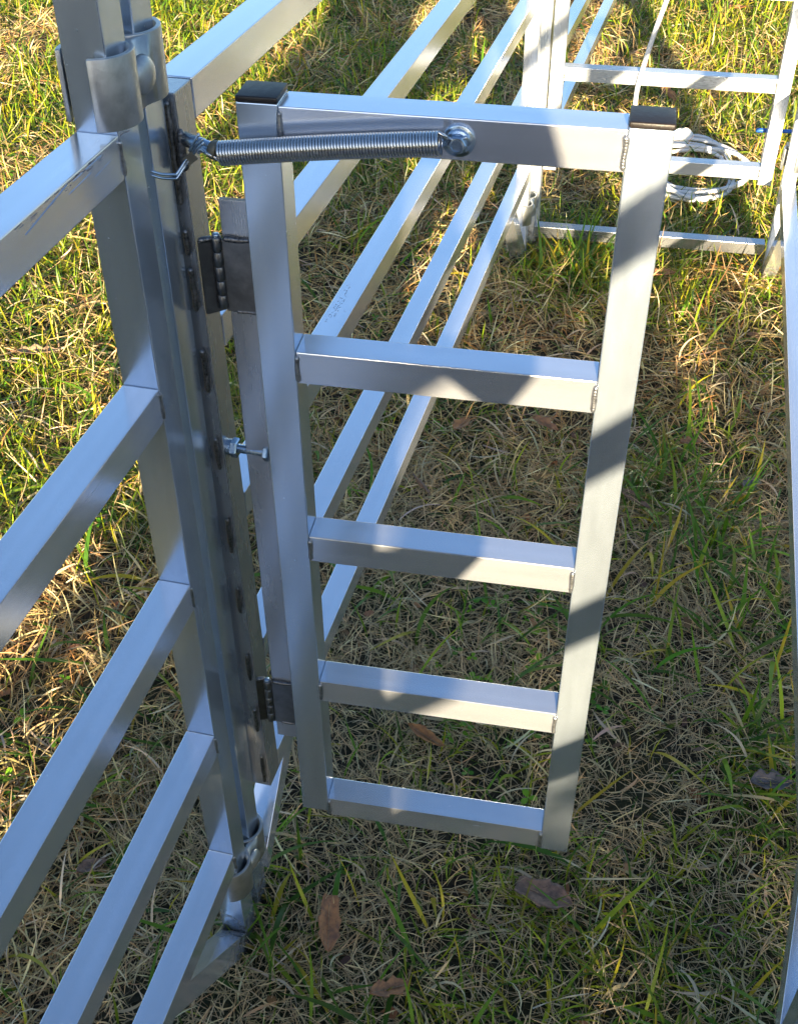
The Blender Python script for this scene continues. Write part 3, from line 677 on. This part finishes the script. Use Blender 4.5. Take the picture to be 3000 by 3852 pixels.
J = [q(.14, -1.30, .92), q(.14, -1.30, 1.15), q(.14, -1.29, 1.36), q(.145, -1.28, 1.50), q(.15, -1.26, 1.60), q(.15, -1.25, 1.70),
     q(-.10, -1.29, 1.42), q(-.24, -1.22, 1.22), q(.26, -1.10, 1.62), q(.35, -1.29, 1.44), q(.425, -1.22, 1.30), q(.36, -1.08, 1.55),
     q(.04, -1.30, .86), q(.00, -1.29, .48), q(-.01, -1.32, .09), q(-.01, -1.20, .04), q(.24, -1.30, .86), q(.27, -1.29, .48), q(.29, -1.32, .09), q(.29, -1.20, .04)]
Ed = [(0, 1), (1, 2), (2, 3), (3, 4), (4, 5), (2, 6), (6, 7), (7, 8), (2, 9), (9, 10), (10, 11), (0, 12), (12, 13), (13, 14), (14, 15), (0, 16), (16, 17), (17, 18), (18, 19)]
rd = [.20, .205, .225, .06, .095, .10, .105, .085, .03, .10, .108, .035, .095, .065, .045, .04, .095, .065, .045, .04]
body = skinned('body', J, Ed, rd, M_SKIN, person)
jk = [0, 1, 2, 6, 7, 8, 9, 10, 11]; mp = {k: i for i, k in enumerate(jk)}
skinned('jacket', [J[k] if k not in (8, 11) else tuple(np.array(J[k]) * .9 + np.array(J[k - 1]) * .1) for k in jk], [(mp[a], mp[b_]) for a, b_ in Ed if a in mp and b_ in mp], [rd[k] + .022 for k in jk], M_JACKET, person)
tr_ = [0, 12, 13, 14, 16, 17, 18]; mp = {k: i for i, k in enumerate(tr_)}
skinned('jeans', [J[k] for k in tr_], [(mp[a], mp[b_]) for a, b_ in Ed if a in mp and b_ in mp], [rd[k] + .018 for k in tr_], M_JEANS, person)
skinned('hair', [q(.15, -1.28, 1.66), q(.15, -1.27, 1.72)], [(0, 1)], [.095, .085], M_HAIR, person)
for a, b_ in ((14, 15), (18, 19)): skinned('boot', [J[a], J[b_]], [(0, 1)], [.06, .055], M_BOOT, person)
for hx, sx in ((.26, 1), (.36, -1)):
    for k in range(4):
        z_ = 1.655 - k * .017; skinned('finger', [q(hx, -1.08, z_ - .01), q(hx + .01 * sx, -1.05, z_), q(hx + .025 * sx, -1.035, z_ + .002), q(hx + .045 * sx, -1.04, z_)], [(0, 1), (1, 2), (2, 3)], [.01, .009, .008, .007], M_SKIN, person, 1)
    skinned('thumb', [q(hx, -1.09, 1.63), q(hx + .015 * sx, -1.075, 1.672), q(hx + .035 * sx, -1.07, 1.69)], [(0, 1), (1, 2)], [.012, .010, .008], M_SKIN, person, 1)
ph = box('phone', (.27, -1.062, 1.69), (.35, -1.052, 1.75), M_CAP); tag(ph, 'black phone held up by the photographer', 'phone')
# unseen row of bushes added behind the photographer to shade the foreground
def shade_bush_cloud(cx_, cy_, rx, ry, h, nl):
    u = RNG.uniform(-1, 1, nl); top = h * (1 - np.abs(u) ** 14) * (1 + .06 * np.sin(u * 9) + .07 * np.sin(u * 23 + h * 9))
    v = RNG.random(nl) ** .7; px = cx_ + u * rx; py = cy_ + RNG.uniform(-1, 1, nl) * ry * np.sqrt(np.clip(1 - .8 * v ** 2, .05, 1))
    return px, py, height(px, py) + .03 + v * top
bl = ('low bush added for shade, out of view at the left end of the row behind the photographer', 'tall leafy bush added for shade, out of view behind the photographer, nearest the fence line', 'rounded leafy bush added for shade, out of view, second in the row behind the photographer', 'wide leafy bush added for shade, out of view, third in the row behind the photographer', 'low spreading bush added for shade, out of view, last in the row behind the photographer')
for i, (bx, rx, h) in enumerate(((-.75, 1.4, 1.46), (1.68, 1.0, 1.92), (3.5, 1.1, 1.95), (5.5, 1.3, 2.0), (7.8, 1.4, 1.9))):
    bt = thing('occluder', bl[i], 'occluder', Matrix.Translation((bx, -8, float(height(bx, -8)))), 'unseen bushes added for shade')
    nl = 11000; px, py, pz_ = shade_bush_cloud(0, 0, rx, .8, h, nl); pz_ -= height(px, py)
    a = RNG.uniform(0, 6.28, nl); V, Q = [], []
    V = np.stack([np.stack([px + dx * np.cos(a) * .05 - dy * np.sin(a) * .05, py + dx * np.sin(a) * .05 + dy * np.cos(a) * .05, pz_ + dz * .05], -1) for dx, dy, dz in ((-1, 0, 0), (0, -.5, .3), (1, 0, .1), (0, .5, -.3))], 1).reshape(-1, 3)
    Q = np.arange(nl * 4).reshape(-1, 4)
    f = np_mesh('foliage', V, Q, M_GREEN, np.repeat(pick([(.05, .08, .02), (.07, .10, .03)], nl), 4, 0)); f.parent = bt
    for k in range(4): tube('stem', smooth_path([(0, 0, -.05), (.15 * math.cos(k * 1.6), .15 * math.sin(k * 1.6), .5), (.45 * math.cos(k * 1.6), .4 * math.sin(k * 1.6), h * .75)], 4), .02, M_BOOT, bt, 6)

# ------------------------------------------------------------------ light, sky, camera
SUN = Vector((.168, -1, .22)).normalized()
el = math.asin(SUN.z); rot = math.atan2(SUN.x, SUN.y)
w = bpy.data.worlds.new('World'); sc.world = w; w.use_nodes = True
nt = w.node_tree; bg = nt.nodes['Background']; sky = nt.nodes.new('ShaderNodeTexSky')
sky.sky_type = 'NISHITA'; sky.sun_disc = False; sky.sun_elevation = el; sky.sun_rotation = rot; sky.air_density = 1.0; sky.dust_density = 1.6; sky.ozone_density = 2.6
nt.links.new(sky.outputs[0], bg.inputs[0]); bg.inputs[1].default_value = .068
ld = bpy.data.lights.new('sun', 'SUN'); ld.energy = 5; ld.angle = R(.6); ld.color = (1, .81, .53)
lo = bpy.data.objects.new('sun', ld); col.objects.link(lo); lo.rotation_euler = SUN.to_track_quat('Z', 'Y').to_euler(); lo.location = (2, -8, 4)
cd = bpy.data.cameras.new('camera'); cam = bpy.data.objects.new('camera', cd); col.objects.link(cam); sc.camera = cam
yaw, pitch, roll = -.1885, .7038, -.0071
cyw, sy, cp_, sp_ = math.cos(yaw), math.sin(yaw), math.cos(pitch), math.sin(pitch)
fwd = Vector((sy * cp_, cyw * cp_, -sp_)); right = Vector((cyw, -sy, 0)); up = right.cross(fwd)
r2 = right * math.cos(roll) + up * math.sin(roll); u2 = up * math.cos(roll) - right * math.sin(roll)
cam.matrix_world = Matrix(((r2.x, u2.x, -fwd.x, .333), (r2.y, u2.y, -fwd.y, -.9875), (r2.z, u2.z, -fwd.z, .3994 + Z0), (0, 0, 0, 1)))
cd.sensor_fit = 'VERTICAL'; cd.sensor_height = 36; cd.lens = 36 * 4448.6 / 3852; cd.clip_start = .02; cd.clip_end = 1000
sc.view_settings.view_transform = 'Standard'; sc.view_settings.look = 'None'; sc.view_settings.exposure = 2.28; sc.view_settings.gamma = 1
sc.cycles.max_bounces = 8; sc.cycles.use_denoising = True
